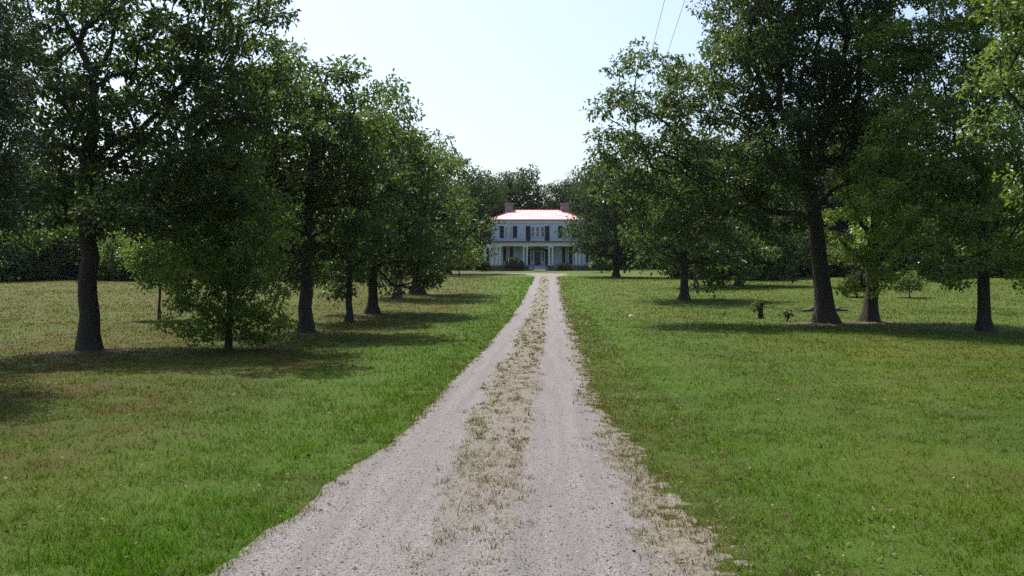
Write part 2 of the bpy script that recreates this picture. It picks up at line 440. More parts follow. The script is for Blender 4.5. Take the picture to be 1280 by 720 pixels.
# loose stones on the wheel tracks
def make_stone():
    m, nt, out = mat('loose stone'); t = attr(nt, 'tint')
    principled(nt, out, ramp(nt, t, [(0, (.095, .09, .087)), (.4, (.15, .14, .137)), (.85, (.22, .205, .20)), (1, (.42, .40, .39))]), .7, .35); return m
n = 60000
y = 4.4 + 26 * RNG.uniform(0, 1, n) ** 2.2; u = RNG.uniform(-1.9, 2.5, n)
pz, vg, ins = drive_profile(u, y); k = RNG.uniform(0, 1, n) < np.maximum(ins * (1 - .45 * vg), .5 * sstep(2.5, 1.5, u) * (u > 0)); pz = np.maximum(pz, 0.); y, u, pz = y[k], u[k], pz[k]; n = len(y)
r = (RNG.gamma(3, .0011, n) + .002) * np.clip(1.15 - y / 45, .5, 1)
base = np.stack([drive_x(y) + u, y, ground_z(drive_x(y) + u, y) + pz + r * .25], -1)
oct_ = np.array([(1, 0, 0), (0, 1, 0), (-1, 0, 0), (0, -1, 0), (0, 0, .75), (0, 0, -.75)], float)
dirs = oct_[None] * RNG.uniform(.65, 1.25, (n, 6, 1)); a = RNG.uniform(0, 6.28, n)
dx = dirs[:, :, 0] * np.cos(a)[:, None] - dirs[:, :, 1] * np.sin(a)[:, None]; dy = dirs[:, :, 0] * np.sin(a)[:, None] + dirs[:, :, 1] * np.cos(a)[:, None]
Vs = base[:, None, :] + np.stack([dx, dy, dirs[:, :, 2]], -1) * r[:, None, None]
tri = np.array([(0, 1, 4), (1, 2, 4), (2, 3, 4), (3, 0, 4), (1, 0, 5), (2, 1, 5), (3, 2, 5), (0, 3, 5)])
Ts = (np.arange(n)[:, None, None] * 6 + tri[None]).reshape(-1, 3)
tag(link('loose_gravel', np_mesh('loose_gravel', Vs.reshape(-1, 3), [Ts], False, {'tint': ('FACE', np.repeat(RNG.uniform(0, 1, n), 8))}), make_stone()),
    'loose pale stones lying on the wheel tracks of the drive', 'gravel', kind='stuff')

# ------------------------------------------------------------------ trees
def leaf_mesh(name, C, rad, per, L, rng, droop=.35, narrow=.55, flat=.75, spread=None):
    """C clump centres; each gets `per` leaves in little sprays of three"""
    n = len(C) * per
    # sprays
    L = L * 1.22; n = int(n * .72)
    ns = n // 3 + 1
    cid = rng.integers(0, len(C), ns)
    q = rng.normal(0, 1, (ns, 3)); q *= (rng.uniform(.25, 1., ns) ** .6 * 1.15 / (np.linalg.norm(q, axis=1) + 1e-6))[:, None]
    q[:, 2] *= flat
    S = C[cid] + q * rad[cid][:, None]
    out = q / (np.linalg.norm(q, axis=1, keepdims=True) + 1e-6)
    P = np.repeat(S, 3, 0); O = np.repeat(out, 3, 0); n = len(P)
    A = O * .6 + rng.normal(0, .75, (n, 3)); A[:, 2] -= droop; A /= np.linalg.norm(A, axis=1, keepdims=True)
    Nn = rng.normal(0, .6, (n, 3)); Nn[:, 2] += .8; Nn -= A * np.sum(Nn * A, 1, keepdims=True); Nn /= np.linalg.norm(Nn, axis=1, keepdims=True) + 1e-6
    B = np.cross(Nn, A)
    ln = L * rng.uniform(.65, 1.25, n)[:, None]; wd = ln * narrow * .5
    P = P + rng.normal(0, L * .35, (n, 3))
    fold = Nn * ln * .10
    V = np.stack([P, P + A * ln * .55 + B * wd + fold, P + A * ln - Nn * ln * .08, P + A * ln * .5 - B * wd + fold], 1).reshape(-1, 3)
    k = np.arange(n) * 4
    ct = rng.normal(0, .26, len(C))
    tint = np.clip(rng.uniform(0, 1, n) ** 2.0 + .10 + np.repeat(ct[cid], 3), 0, 1)  # random tint per leaf and clump; pale ones stand in for sunlit highlights
    return np_mesh(name, V, [np.stack([k, k + 1, k + 2, k + 3], -1)], False, {'tint': ('FACE', tint)})

def sample_clumps(lobes, n, sep, rng, shell=.55, carve=0., sd=0):
    vol = np.array([(r[0] * r[1] * r[2]) ** .85 for _, r in lobes]); vol /= vol.sum()
    C = np.zeros((0, 3)); tries = 0
    while len(C) < n and tries < n * 14:
        tries += 1
        c, r = lobes[rng.choice(len(lobes), p=vol)]
        d = rng.normal(0, 1, 3); d /= np.linalg.norm(d)
        rad = shell + (1 - shell) * rng.uniform() ** .7 if rng.uniform() < .8 else rng.uniform(.2, .8)
        bulge = .62 + .72 * vnoise(d[0] * 1.9 + c[0] * .7 + 11, d[2] * 1.9 + d[1] * 1.3 + c[2] * .7, sd + 50)
        p = np.array(c) + d * np.array(r) * rad * bulge * (rng.uniform(.9, 1.08) if rng.uniform() < .85 else rng.uniform(1.05, 1.28))
        if p[2] < .35: continue
        if carve and rng.uniform() < .92 and vnoise(p[0] * carve + 7, p[2] * carve + p[1] * carve * .6, sd) + .35 * vnoise(p[0] * carve * 2.3, p[2] * carve * 2.3 + p[1], sd + 3) < .52: continue
        if len(C) and np.min(np.sum((C - p) ** 2, 1)) < sep * sep: continue
        C = np.vstack([C, p])
    return C

def skeleton(trunk, bole, C, rng, seg=.55, alpha=.42):
    """grow a branch from the trunk to every clump; returns points, parent, weight"""
    P = []; par = []; plen = []
    for i in range(len(trunk) - 1):
        a, b = np.array(trunk[i], float), np.array(trunk[i + 1], float)
        k = max(2, int(np.linalg.norm(b - a) / .45))
        for j in range(k):
            P.append(a + (b - a) * j / k)
    P.append(np.array(trunk[-1], float)); nt_ = len(P)
    P = np.array(P); w = np.zeros_like(P); w[1:-1] = rng.normal(0, .02, (nt_ - 2, 3)); w[:, 2] = 0; P = P + w
    par = list(range(-1, nt_ - 1)); plen = [0.] + list(np.cumsum(np.linalg.norm(np.diff(P, axis=0), axis=1)))
    P = list(P); ok = [p[2] >= bole for p in P]
    first = next(i for i, o in enumerate(ok) if o) if any(ok) else nt_ - 1
    ok[nt_ - 1] = True
    order = np.argsort(np.linalg.norm(C - P[first], axis=1))
    for ci in order:
        c = C[ci]; A = np.array(P); d = np.linalg.norm(A - c, axis=1)
        rise = (c[2] - A[:, 2]) / (d + 1e-6)
        cost = d * (1 + .55 * np.clip(.15 - rise, 0, 1)) + alpha * np.array(plen)
        cost[~np.array(ok)] = 1e9
        j = int(np.argmin(cost)); a = A[j]; L = d[j]; k = max(2, int(L / seg))
        sag = rng.normal(0, .07 * L, 3); sag[2] = abs(sag[2]) * .8
        prev = j
        for s in range(1, k + 1):
            f = s / k
            q = a + (c - a) * f + sag * math.sin(math.pi * f) + (rng.normal(0, .035 * min(L, 2), 3) if s < k else 0)
            P.append(q); par.append(prev); plen.append(plen[prev] + L / k); ok.append(True); prev = len(P) - 1
    P = np.array(P); n = len(P); par = np.array(par)
    W = np.zeros(n); has = np.zeros(n, bool); has[par[par >= 0]] = True
    W[~has] = 1
    for i in range(n - 1, 0, -1): W[par[i]] += W[i]
    return P, par, W, nt_

def tree(name, base, lobes, trunk, R, cfg, label, cat='tree', group=None, parts=True, yaw=0.):
    """base: world point of the foot; lobes [(centre, radii)] and trunk points relative to it"""
    rng = np.random.default_rng(cfg.get('seed', 1))
    C = sample_clumps(lobes, cfg['n'], cfg['sep'], rng, cfg.get('shell', .55), cfg.get('carve', 0.), cfg.get('seed', 1))
    P, par, W, nt_ = skeleton(trunk, cfg['bole'], C, rng, alpha=cfg.get('alpha', .42))
    n = len(P)
    Rad = np.maximum(R * (W / W[0]) ** .5, cfg.get('tip', .010))
    Rad = np.minimum(Rad, R * .78)
    tz = np.array([p[2] for p in P[:nt_]]); top = tz.max()
    taper = R * (1 - .42 * np.clip(tz / top, 0, 1))
    flare = 1 + cfg.get('flare', .75) * np.exp(-np.maximum(tz, 0) / (R * 1.1))
    Rad[:nt_] = np.where(tz < cfg['bole'], taper, np.maximum(np.minimum(taper, R * (W[:nt_] / W[0]) ** .42), .02)) * flare
    kids = [[] for _ in range(n)]
    for i in range(1, n): kids[par[i]].append(i)
    root = empty(name, base, label, cat, group, yaw)
    trunk_set = set(range(nt_))
    def chains(start, first):
        out = []; stack = [(start, first)]
        while stack:
            a, b = stack.pop(); ch = [a]; c = b
            while c is not None:
                ch.append(c); ks = kids[c]
                if not ks: c = None
                else:
                    ks = sorted(ks, key=lambda k: -W[k])
                    for k in ks[1:]: stack.append((c, k))
                    c = ks[0]
            out.append(ch)
        return out
    def mesh_of(chs):
        Vs, Qs, off = [], [], 0
        for ch in chs:
            pts = P[ch].copy(); rr = Rad[ch].copy()
            rr[0] = min(rr[0], rr[1] * 1.25) if ch[0] not in trunk_set or ch[1] not in trunk_set else rr[0]
            rr[-1] *= .6
            m = 9 if rr.max() > .12 else (6 if rr.max() > .04 else 4)
            v, q = tube_np(pts, rr, m); Vs.append(v); Qs.append(q + off); off += len(v)
        return np.concatenate(Vs), np.concatenate(Qs)
    # trunk
    ti = list(range(nt_)); pts = P[ti].copy(); pts[0][2] -= .25
    nn = 18; a = np.arange(nn) * 2 * np.pi / nn
    hgt = np.maximum(P[ti][:, 2], 0)[:, None]
    wob = 1 + .05 * np.sin(3 * a + rng.uniform(0, 6))[None] + .04 * np.sin(7 * a + hgt * .8) + cfg.get('flare', .75) * .28 * np.sin(5 * a + rng.uniform(0, 6))[None] * np.exp(-hgt / (R * 1.0))
    vt, qt = tube_np(pts, Rad[ti], nn, wob)
    small = []; limbs = []
    for i in range(nt_):
        for k in kids[i]:
            if k in trunk_set: continue
            if parts and W[k] >= cfg.get('limbw', 30): limbs.append(chains(i, k))
            else: small += chains(i, k)
    Vs, Qs = [vt], [qt]
    if small:
        v, q = mesh_of(small); Vs.append(v); Qs.append(q + len(vt))
    bm = cfg.get('bark', M['bark'])
    tr = link('trunk', np_mesh('trunk', np.concatenate(Vs), [np.concatenate(Qs)], True), bm, root)
    for l in limbs:
        v, q = mesh_of(l); link('limb', np_mesh('limb', v, [q], True), bm, tr)
    rad = cfg['cr'] * rng.uniform(.7, 1.3, len(C))
    link('crown', leaf_mesh('crown', C, rad, cfg['per'], cfg['L'], rng, cfg.get('droop', .35), cfg.get('narrow', .55), cfg.get('flat', .75)), cfg['leaf'], root)
    return root

def photo_tree(name, px, py, lobes, trunk, R, cfg, label, d=None, group=None, parts=True):
    """lobes (px, py, rx, ry, dy m, ry m) and trunk (px, py) are read off the photo at the tree's own distance"""
    d = d or depth_of(px, py); x = wx(px, d); z = gz(x, d); s = d / F
    lb = [(((a - px) * s, dy, wz(b, d) - z), (rx * s, rdy, ry * s)) for a, b, rx, ry, dy, rdy in lobes]
    tk = [(0, 0, 0)] + [((a - px) * s, 0, wz(b, d) - z) for a, b in trunk]
    return tree(name, (x, d, z), lb, tk, R, cfg, label, group=group, parts=parts)

OAK = dict(n=300, sep=.88, cr=.54, per=300, L=.135, flat=.6, carve=.42, narrow=.5, bole=3.0, leaf=M['oak'], seed=3, shell=.5, limbw=14)

# --- left side
photo_tree('oak_tree', 112, 440, [(110, 70, 130, 110, 1.8, 2.2), (222, 75, 98, 88, 2.0, 2.2), (60, 150, 80, 90, .5, 2.4), (180, -45, 180, 65, 2.4, 2.4), (228, 185, 90, 68, .4, 2.0),
    (320, 28, 36, 18, 0, .8), (290, -70, 50, 50, 0, 1.4), (165, 245, 110, 45, .3, 2.6), (290, 235, 50, 45, .3, 1.4), (55, 262, 50, 32, 0, 1.8), (10, 40, 70, 110, 0, 2.4)],
    [(110, 300), (106, 258), (108, 215), (112, 175)], .27,
    dict(OAK, n=350, sep=.86, bole=3.1, seed=5, flare=.5, alpha=.32), 'large oak left with the thickest dark trunk on that side and low forking limbs')
photo_tree('small_tree', 285, 437, [(290, 335, 66, 70, -.3, 1.0), (268, 275, 50, 52, 0, .8), (318, 290, 42, 50, -.1, .8), (287, 225, 36, 40, .2, .6), (255, 345, 32, 40, -.5, .8), (338, 320, 34, 44, -.5, .7),
    (255, 400, 35, 26, 0, .7), (325, 402, 42, 28, 0, .8), (290, 410, 40, 20, 0, .8)],
    [(287, 380), (284, 300), (288, 220)], .085, dict(OAK, n=225, sep=.48, cr=.33, per=190, L=.105, carve=0, bole=.35, leaf=M['bright'], seed=8, tip=.006, limbw=12, flare=.4),
    'dense young oak leafy to the ground, just right of the big left oak')
photo_tree('small_tree', 199, 400, [(200, 332, 28, 30, 0, 1.0), (184, 312, 18, 24, 0, .7), (216, 322, 20, 28, 0, .7), (200, 292, 22, 24, 0, .7)],
    [(199, 350), (200, 290)], .06, dict(OAK, n=110, sep=.45, cr=.38, per=110, L=.14, carve=0, bole=1.3, leaf=M['oak_lite'], seed=9, tip=.008, limbw=12),
    'slender yellow green small tree between the big left oak and the dense young oak')
photo_tree('oak_tree', 382, 417, [(330, 130, 62, 52, 0, 2.4), (440, 105, 42, 38, 0, 1.6), (385, 95, 40, 30, 0, 1.4), (395, 180, 90, 75, 0, 3.0), (330, 240, 75, 90, 0, 2.6), (450, 190, 55, 75, 0, 2.2), (390, 290, 70, 65, 0, 2.4), (300, 190, 55, 60, 0, 2.0)],
    [(384, 300), (388, 220), (395, 140), (410, 90)], .24, dict(OAK, n=270, seed=12, sep=.92, bole=3.2, L=.155, per=260, cr=.56),
    'tall grey trunked oak with thin open top, first right of the dense young oak')
photo_tree('oak_tree', 436, 403, [(440, 225, 55, 80, 0, 2.4), (430, 310, 45, 55, 0, 2.0), (415, 175, 40, 45, 0, 1.8)],
    [(437, 300), (440, 180)], .15, dict(OAK, n=150, sep=1.0, cr=.66, per=220, L=.18, bole=2.6, seed=14),
    'thin trunked oak in the left row, just left of the straight flared trunk')
photo_tree('oak_tree', 465, 393, [(480, 215, 62, 80, 0, 2.8), (468, 172, 34, 32, 0, 1.6), (500, 182, 28, 32, 0, 1.4), (490, 300, 58, 60, 0, 2.6), (440, 330, 40, 40, 0, 1.8)],
    [(466, 300), (470, 230), (480, 160)], .24, dict(OAK, n=190, sep=1.1, cr=.72, per=220, L=.20, bole=2.4, seed=16, flare=1.0),
    'dark oak with a straight flared trunk, middle of the left row')
photo_tree('oak_tree', 496, 373, [(512, 208, 40, 42, 0, 2.4), (490, 285, 46, 46, 0, 2.6), (480, 322, 40, 24, 0, 2.0), (528, 255, 42, 44, 0, 2.4)],
    [(498, 300), (510, 180)], .26, dict(OAK, n=170, sep=1.35, cr=.95, per=190, L=.26, bole=2.5, seed=18, bark=M['bark_grey']),
    'oak with a pale grey trunk, left of the broad flared trunk in the left row')
photo_tree('oak_tree', 521, 368, [(546, 238, 36, 44, 0, 2.6), (548, 290, 44, 42, 0, 2.8), (525, 315, 44, 28, 0, 2.2), (530, 200, 24, 30, 0, 1.8)],
    [(523, 300), (540, 200)], .40, dict(OAK, n=170, sep=1.4, cr=.98, per=190, L=.27, bole=2.2, seed=20, flare=1.0),
    'oak with broad flared dark trunk in the left row, right of the pale trunk')
photo_tree('oak_tree', 560, 343, [(576, 238, 36, 40, 0, 4.0), (592, 268, 26, 44, 0, 3.6), (600, 232, 16, 24, 0, 2.2), (555, 285, 45, 45, 0, 4.5), (600, 285, 14, 36, 0, 1.8)],
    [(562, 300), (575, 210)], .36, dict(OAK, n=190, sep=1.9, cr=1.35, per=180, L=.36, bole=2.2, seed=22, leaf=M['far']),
    'last tree of the left row, its crown touching the left end of the white house')
photo_tree('small_tree', 574, 341, [(572, 308, 20, 16, 0, 1.8), (560, 320, 18, 14, 0, 1.6), (588, 318, 12, 14, 0, 1.2)], [(574, 325), (573, 300)], .08,
    dict(OAK, n=60, sep=.75, cr=.75, per=70, L=.26, bole=.9, seed=24, leaf=M['young']), 'small pale green tree at the end of the left row, left of the house', d=106, parts=False)

# --- right side
photo_tree('oak_tree', 1032, 405, [(1010, 80, 112, 112, .6, 3.4), (890, 105, 88, 78, .3, 3.0), (825, 132, 62, 64, -.3, 2.6), (790, 188, 40, 54, -.3, 2.2), (800, 245, 38, 36, -.3, 2.0), (875, 222, 82, 58, -.9, 2.8), (960, 212, 86, 66, -.8, 3.0),
    (958, 20, 78, 75, 0, 4.0), (1085, 130, 55, 100, 0, 4.0), (1010, -110, 140, 100, 0, 4.6), (1075, -10, 70, 80, 0, 3.6), (860, 275, 45, 28, 0, 2.2), (768, 125, 16, 24, 0, 1.0)],
    [(1022, 300), (1017, 262), (1010, 222), (1004, 185)], .375, dict(OAK, n=700, sep=.98, cr=.66, per=300, L=.155, bole=4.0, seed=30, flare=.85, limbw=18, alpha=.3),
    'huge spreading oak with the thickest trunk, its crown reaching left towards the drive')
photo_tree('oak_tree', 855, 375, [(850, 290, 68, 46, -.6, 3.2), (822, 308, 36, 28, 0, 2.2), (900, 312, 44, 42, 0, 2.6), (850, 235, 60, 52, 0, 3.4)],
    [(856, 320), (852, 230)], .27, dict(OAK, n=170, sep=1.3, cr=.92, per=210, L=.25, bole=2.0, seed=32),
    'round crowned oak with thin dark trunk, seen beneath the huge crown')
photo_tree('oak_tree', 1088, 403, [(1082, 322, 36, 34, -1.0, 1.0), (1068, 345, 22, 20, -1.3, .8), (1100, 255, 46, 50, -.2, 1.5), (1105, 190, 40, 40, .3, 1.3)],
    [(1090, 320), (1098, 240), (1105, 150)], .29, dict(OAK, n=130, sep=.85, cr=.52, per=230, L=.155, carve=0, bole=1.9, seed=34, leaf=M['bright']),
    'shorter trunked oak with bright low leaves just right of the huge spreading oak')
photo_tree('oak_tree', 1231, 415, [(1190, 95, 70, 75, .4, 1.5), (1240, 60, 66, 85, .6, 1.5), (1140, 185, 58, 66, -.4, 1.4), (1108, 255, 46, 44, -.8, 1.3), (1200, 250, 80, 66, -1.0, 1.4), (1262, 185, 62, 90, 0, 1.5), (1195, 325, 50, 30, -1.6, 1.1),
    (1210, 5, 56, 50, .6, 1.2), (1140, 60, 46, 50, .8, 1.2), (1190, -40, 60, 40, .8, 1.3), (1270, 10, 50, 50, .6, 1.2), (1270, 290, 50, 50, -.8, 1.2), (1155, 310, 44, 26, -1.4, 1.0), (1170, 210, 50, 40, -1.2, 1.0), (1235, 215, 50, 45, -1.2, 1.0)],
    [(1228, 300), (1224, 200), (1222, 90), (1222, 10)], .215, dict(OAK, n=520, sep=.70, cr=.46, per=250, L=.13, bole=2.6, seed=36, leaf=M['bright'], alpha=.6),
    'tall cone shaped light green oak with slim straight trunk near the right edge')
photo_tree('oak_tree', 1400, 445, [(1300, 90, 62, 70, 0, 1.6), (1278, 55, 44, 46, 0, 1.1), (1290, -30, 60, 50, 0, 1.4), (1370, 60, 100, 120, 0, 2.4), (1310, 190, 58, 50, 0, 1.4), (1400, 200, 90, 110, 0, 2.2), (1380, -80, 120, 90, 0, 2.4)],
    [(1396, 300), (1390, 150), (1385, -40)], .25, dict(OAK, n=230, sep=.78, cr=.54, per=240, L=.14, bole=2.2, seed=38, leaf=M['oak_lite']),
    'bright leafed oak whose trunk stands beyond the right edge of the view')
photo_tree('oak_tree', 923, 357, [(930, 285, 58, 45, 0, 4.0), (895, 300, 40, 34, 0, 3.0), (975, 295, 42, 40, 0, 3.2)],
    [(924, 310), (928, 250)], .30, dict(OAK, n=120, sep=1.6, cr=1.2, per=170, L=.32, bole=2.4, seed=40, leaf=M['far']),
    'dark dense oak standing left of the huge trunk, far back on the right lawn')
photo_tree('oak_tree', 870, 360, [(885, 285, 42, 40, 0, 3.0), (865, 305, 34, 26, 0, 2.4)], [(871, 320), (878, 270)], .2,
    dict(OAK, n=100, sep=1.3, cr=1.2, per=100, L=.36, bole=2.6, seed=42, leaf=M['far'], bark=M['bark_grey']), 'slim pale trunked oak behind the round crowned oak on the right lawn', parts=False)
photo_tree('oak_tree', 770, 346, [(778, 285, 48, 40, 0, 4.2), (735, 290, 22, 26, 0, 2.2), (765, 240, 42, 38, 0, 3.8), (800, 300, 40, 34, 0, 3.4), (748, 262, 24, 30, 0, 2.4)],
    [(771, 310), (770, 230)], .36, dict(OAK, n=180, sep=1.7, cr=1.25, per=180, L=.34, bole=2.4, seed=44, leaf=M['far']),
    'oak standing before the right end of the white house and hiding its corner')
photo_tree('small_tree', 1137, 372, [(1137, 350, 15, 10, 0, .9), (1128, 358, 10, 7, 0, .6), (1147, 356, 10, 7, 0, .6)], [(1137, 358), (1137, 345)], .04,
    dict(OAK, n=34, sep=.32, cr=.30, per=60, L=.16, bole=.5, seed=46, leaf=M['oak_lite'], tip=.008), 'tiny round sapling alone on the far right lawn between two trunks', parts=False)

# --- cedar at the left edge
def cedar():
    d = 15.5; x = wx(-150, d); z = gz(x, d); rng = np.random.default_rng(50)
    lobes = [((0, 0, 1.2 + h), (r, r, .75)) for h, r in ((1.6, 1.9), (2.6, 2.3), (3.6, 2.45), (4.6, 2.4), (5.6, 2.2), (6.6, 1.9), (7.6, 1.5), (8.6, 1.0), (9.4, .5))]
    return tree('cedar_tree', (x, d, z), lobes, [(0, 0, 0), (.05, 0, 3), (0, .05, 7), (0, 0, 10.5)], .2,
         dict(n=520, sep=.30, cr=.36, per=190, L=.15, narrow=.13, bole=1.6, leaf=M['cedar'], seed=51, shell=.7, droop=.8, flat=1.1, limbw=25, tip=.008, alpha=.9),
         'dark fine needled cedar whose outer branches hang in at the left edge of the view')
cedar()

# --- far trees: three kinds, copied along the back of the lawn
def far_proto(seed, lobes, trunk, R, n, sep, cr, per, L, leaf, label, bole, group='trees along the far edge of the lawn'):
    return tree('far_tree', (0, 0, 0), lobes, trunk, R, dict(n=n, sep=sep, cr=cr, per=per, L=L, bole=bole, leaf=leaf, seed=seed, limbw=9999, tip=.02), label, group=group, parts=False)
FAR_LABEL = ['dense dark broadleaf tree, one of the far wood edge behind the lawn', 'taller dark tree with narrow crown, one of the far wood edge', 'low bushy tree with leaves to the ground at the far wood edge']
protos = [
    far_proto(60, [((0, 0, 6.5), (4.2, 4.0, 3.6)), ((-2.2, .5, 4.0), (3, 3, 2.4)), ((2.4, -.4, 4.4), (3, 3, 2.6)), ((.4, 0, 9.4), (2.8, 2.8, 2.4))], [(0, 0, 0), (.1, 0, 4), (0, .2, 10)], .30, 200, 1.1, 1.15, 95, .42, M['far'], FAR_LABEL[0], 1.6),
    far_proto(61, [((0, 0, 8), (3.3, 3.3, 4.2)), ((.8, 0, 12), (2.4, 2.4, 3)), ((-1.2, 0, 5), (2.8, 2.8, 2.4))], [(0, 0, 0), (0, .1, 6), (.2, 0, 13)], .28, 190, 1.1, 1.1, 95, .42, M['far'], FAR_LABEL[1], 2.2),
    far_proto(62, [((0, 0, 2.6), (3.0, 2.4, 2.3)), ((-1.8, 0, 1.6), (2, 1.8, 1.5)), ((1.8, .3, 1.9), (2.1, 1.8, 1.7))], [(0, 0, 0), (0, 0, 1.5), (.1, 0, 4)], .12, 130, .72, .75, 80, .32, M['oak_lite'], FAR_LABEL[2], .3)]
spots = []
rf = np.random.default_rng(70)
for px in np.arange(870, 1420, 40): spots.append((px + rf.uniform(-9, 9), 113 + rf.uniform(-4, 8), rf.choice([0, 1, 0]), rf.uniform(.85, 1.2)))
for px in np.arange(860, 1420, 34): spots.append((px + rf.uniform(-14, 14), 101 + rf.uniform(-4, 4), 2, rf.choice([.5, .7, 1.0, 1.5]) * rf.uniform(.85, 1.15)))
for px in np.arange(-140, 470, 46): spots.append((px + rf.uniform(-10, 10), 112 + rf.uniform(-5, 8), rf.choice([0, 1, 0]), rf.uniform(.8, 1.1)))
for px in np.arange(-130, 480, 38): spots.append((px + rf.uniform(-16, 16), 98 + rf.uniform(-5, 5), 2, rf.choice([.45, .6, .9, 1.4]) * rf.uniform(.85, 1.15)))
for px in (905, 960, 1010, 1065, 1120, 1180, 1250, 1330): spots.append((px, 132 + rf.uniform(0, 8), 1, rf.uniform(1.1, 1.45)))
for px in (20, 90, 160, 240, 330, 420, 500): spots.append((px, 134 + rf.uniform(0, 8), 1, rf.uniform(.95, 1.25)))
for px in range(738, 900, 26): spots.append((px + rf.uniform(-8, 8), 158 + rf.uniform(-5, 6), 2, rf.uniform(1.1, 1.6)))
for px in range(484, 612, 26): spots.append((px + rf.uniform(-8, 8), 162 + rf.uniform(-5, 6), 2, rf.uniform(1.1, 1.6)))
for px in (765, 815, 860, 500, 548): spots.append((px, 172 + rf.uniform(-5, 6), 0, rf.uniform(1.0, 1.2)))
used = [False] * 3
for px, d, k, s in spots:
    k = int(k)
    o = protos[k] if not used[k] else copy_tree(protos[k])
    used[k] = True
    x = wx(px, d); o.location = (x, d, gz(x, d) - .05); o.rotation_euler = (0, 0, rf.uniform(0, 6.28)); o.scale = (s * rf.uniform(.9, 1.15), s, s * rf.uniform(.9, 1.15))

# behind the house
BEH = dict(n=290, sep=1.7, cr=1.45, per=190, L=.40, carve=0, bole=3, leaf=M['far'], limbw=9999, tip=.03)
photo_tree('house_tree', 645, 338, [(645, 243, 26, 26, 0, 4.6), (632, 268, 24, 32, 0, 4.2), (662, 268, 22, 26, 0, 4.0), (645, 300, 34, 30, 0, 5)], [(645, 300), (645, 235)], .45, dict(BEH, seed=80), 'tall round topped tree rising behind the left chimney of the house', d=178, parts=False)
photo_tree('house_tree', 712, 338, [(712, 246, 24, 22, 0, 4.4), (722, 265, 24, 28, 0, 4.2), (700, 268, 18, 24, 0, 3.6), (712, 300, 34, 30, 0, 5)], [(712, 300), (711, 240)], .45, dict(BEH, seed=81), 'tall broad tree rising behind the right chimney of the house', d=180, parts=False)
photo_tree('house_tree', 681, 338, [(681, 268, 14, 12, 0, 3), (676, 290, 26, 24, 0, 4), (690, 290, 22, 22, 0, 4)], [(681, 305), (681, 262)], .35, dict(BEH, n=150, seed=82), 'lower tree behind the middle of the red roof, between two taller ones', d=190, parts=False)
photo_tree('house_tree', 608, 338, [(604, 260, 24, 40, 0, 4.2), (612, 290, 22, 36, 0, 4)], [(608, 300), (606, 240)], .4, dict(BEH, n=180, seed=83), 'tree just behind the left end of the house', d=168, parts=False)
photo_tree('house_tree', 745, 338, [(745, 255, 26, 38, 0, 4.2), (752, 290, 26, 36, 0, 4)], [(745, 300), (745, 240)], .4, dict(BEH, n=180, seed=84), 'tree just behind the right end of the house', d=168, parts=False)

# bare soil rings at the feet of the big trees
for px, py, r in ((112, 440, 1.25), (1032, 405, 2.0), (1088, 403, 1.1), (1231, 415, .9), (382, 417, 1.2), (465, 393, 1.5), (521, 368, 2.2)):
    d = depth_of(px, py); x0 = wx(px, d)
    rr = np.linspace(0, 1, 12); aa = np.arange(40) * 2 * np.pi / 40
    Rr, A = np.meshgrid(rr, aa)
    rad = Rr * r * (.7 + .7 * vnoise(np.cos(A) * 2 + px, np.sin(A) * 2, 5))
    X = x0 + rad * np.cos(A) * 1.25; Y = d + rad * np.sin(A)
    Z = ground_z(X, Y) - .035 + .10 * (1 - Rr ** 1.5) + .03 * (vnoise(X * 4, Y * 4, 8) - .5)
    i = (np.arange(40)[:, None] * 12 + np.arange(11)[None]); jn = (((np.arange(40) + 1) % 40)[:, None] * 12 + np.arange(11)[None])
    Qs = np.stack([i, i + 1, jn + 1, jn], -1).reshape(-1, 4)
    tag(link('bare_soil', np_mesh('bare_soil', np.stack([X, Y, Z], -1).reshape(-1, 3), [Qs], True), M['soil']), 'ring of bare brown soil round the foot of a tree', 'soil', kind='structure')

# ------------------------------------------------------------------ house
def clap(name, base):
    m, nt, out = mat(name)
    w = N(nt, 'ShaderNodeTexWave', Scale=1.0, wave_type='BANDS', bands_direction='Z', wave_profile='SAW'); w.inputs['Distortion'].default_value = .05
    mp = N(nt, 'ShaderNodeMapping'); mp.inputs['Scale'].default_value = (1.4, 1.4, 1.4); nt.links.new(opos(nt), mp.inputs[0]); nt.links.new(mp.outputs[0], w.inputs[0])
    c = mixc(nt, maprange(nt, noise(nt, opos(nt), 1.2, 5), .35, .7), base, tuple(b * .82 for b in base))
    principled(nt, out, c, .55, .4, 0, bump(nt, w.outputs['Fac'], .6, .03)); return m

def roof_mat():
    m, nt, out = mat('red metal roof with painted glare')
    n = noise(nt, opos(nt), .8, 5); n2 = noise(nt, opos(nt), 6, 4)
    c = mixc(nt, maprange(nt, n, .35, .7), (.47, .24, .255), (.54, .34, .355))  # pale sun glare on the red metal is put into the base colour
    c = mixc(nt, maprange(nt, n2, .55, .75, 0, .5), c, (.56, .38, .40))
    p = principled(nt, out, c, .52, .38, .05); return m

def brick_mat(name, a, b):
    m, nt, out = mat(name)
    br = N(nt, 'ShaderNodeTexBrick', Scale=4.5); br.inputs['Color1'].default_value = (*a, 1); br.inputs['Color2'].default_value = (*b, 1); br.inputs['Mortar'].default_value = (.38, .35, .32, 1)
    mp = N(nt, 'ShaderNodeMapping'); mp.inputs['Rotation'].default_value = (math.pi / 2, 0, 0); nt.links.new(opos(nt), mp.inputs[0]); nt.links.new(mp.outputs[0], br.inputs[0])
    principled(nt, out, br.outputs[0], .85, .2); return m

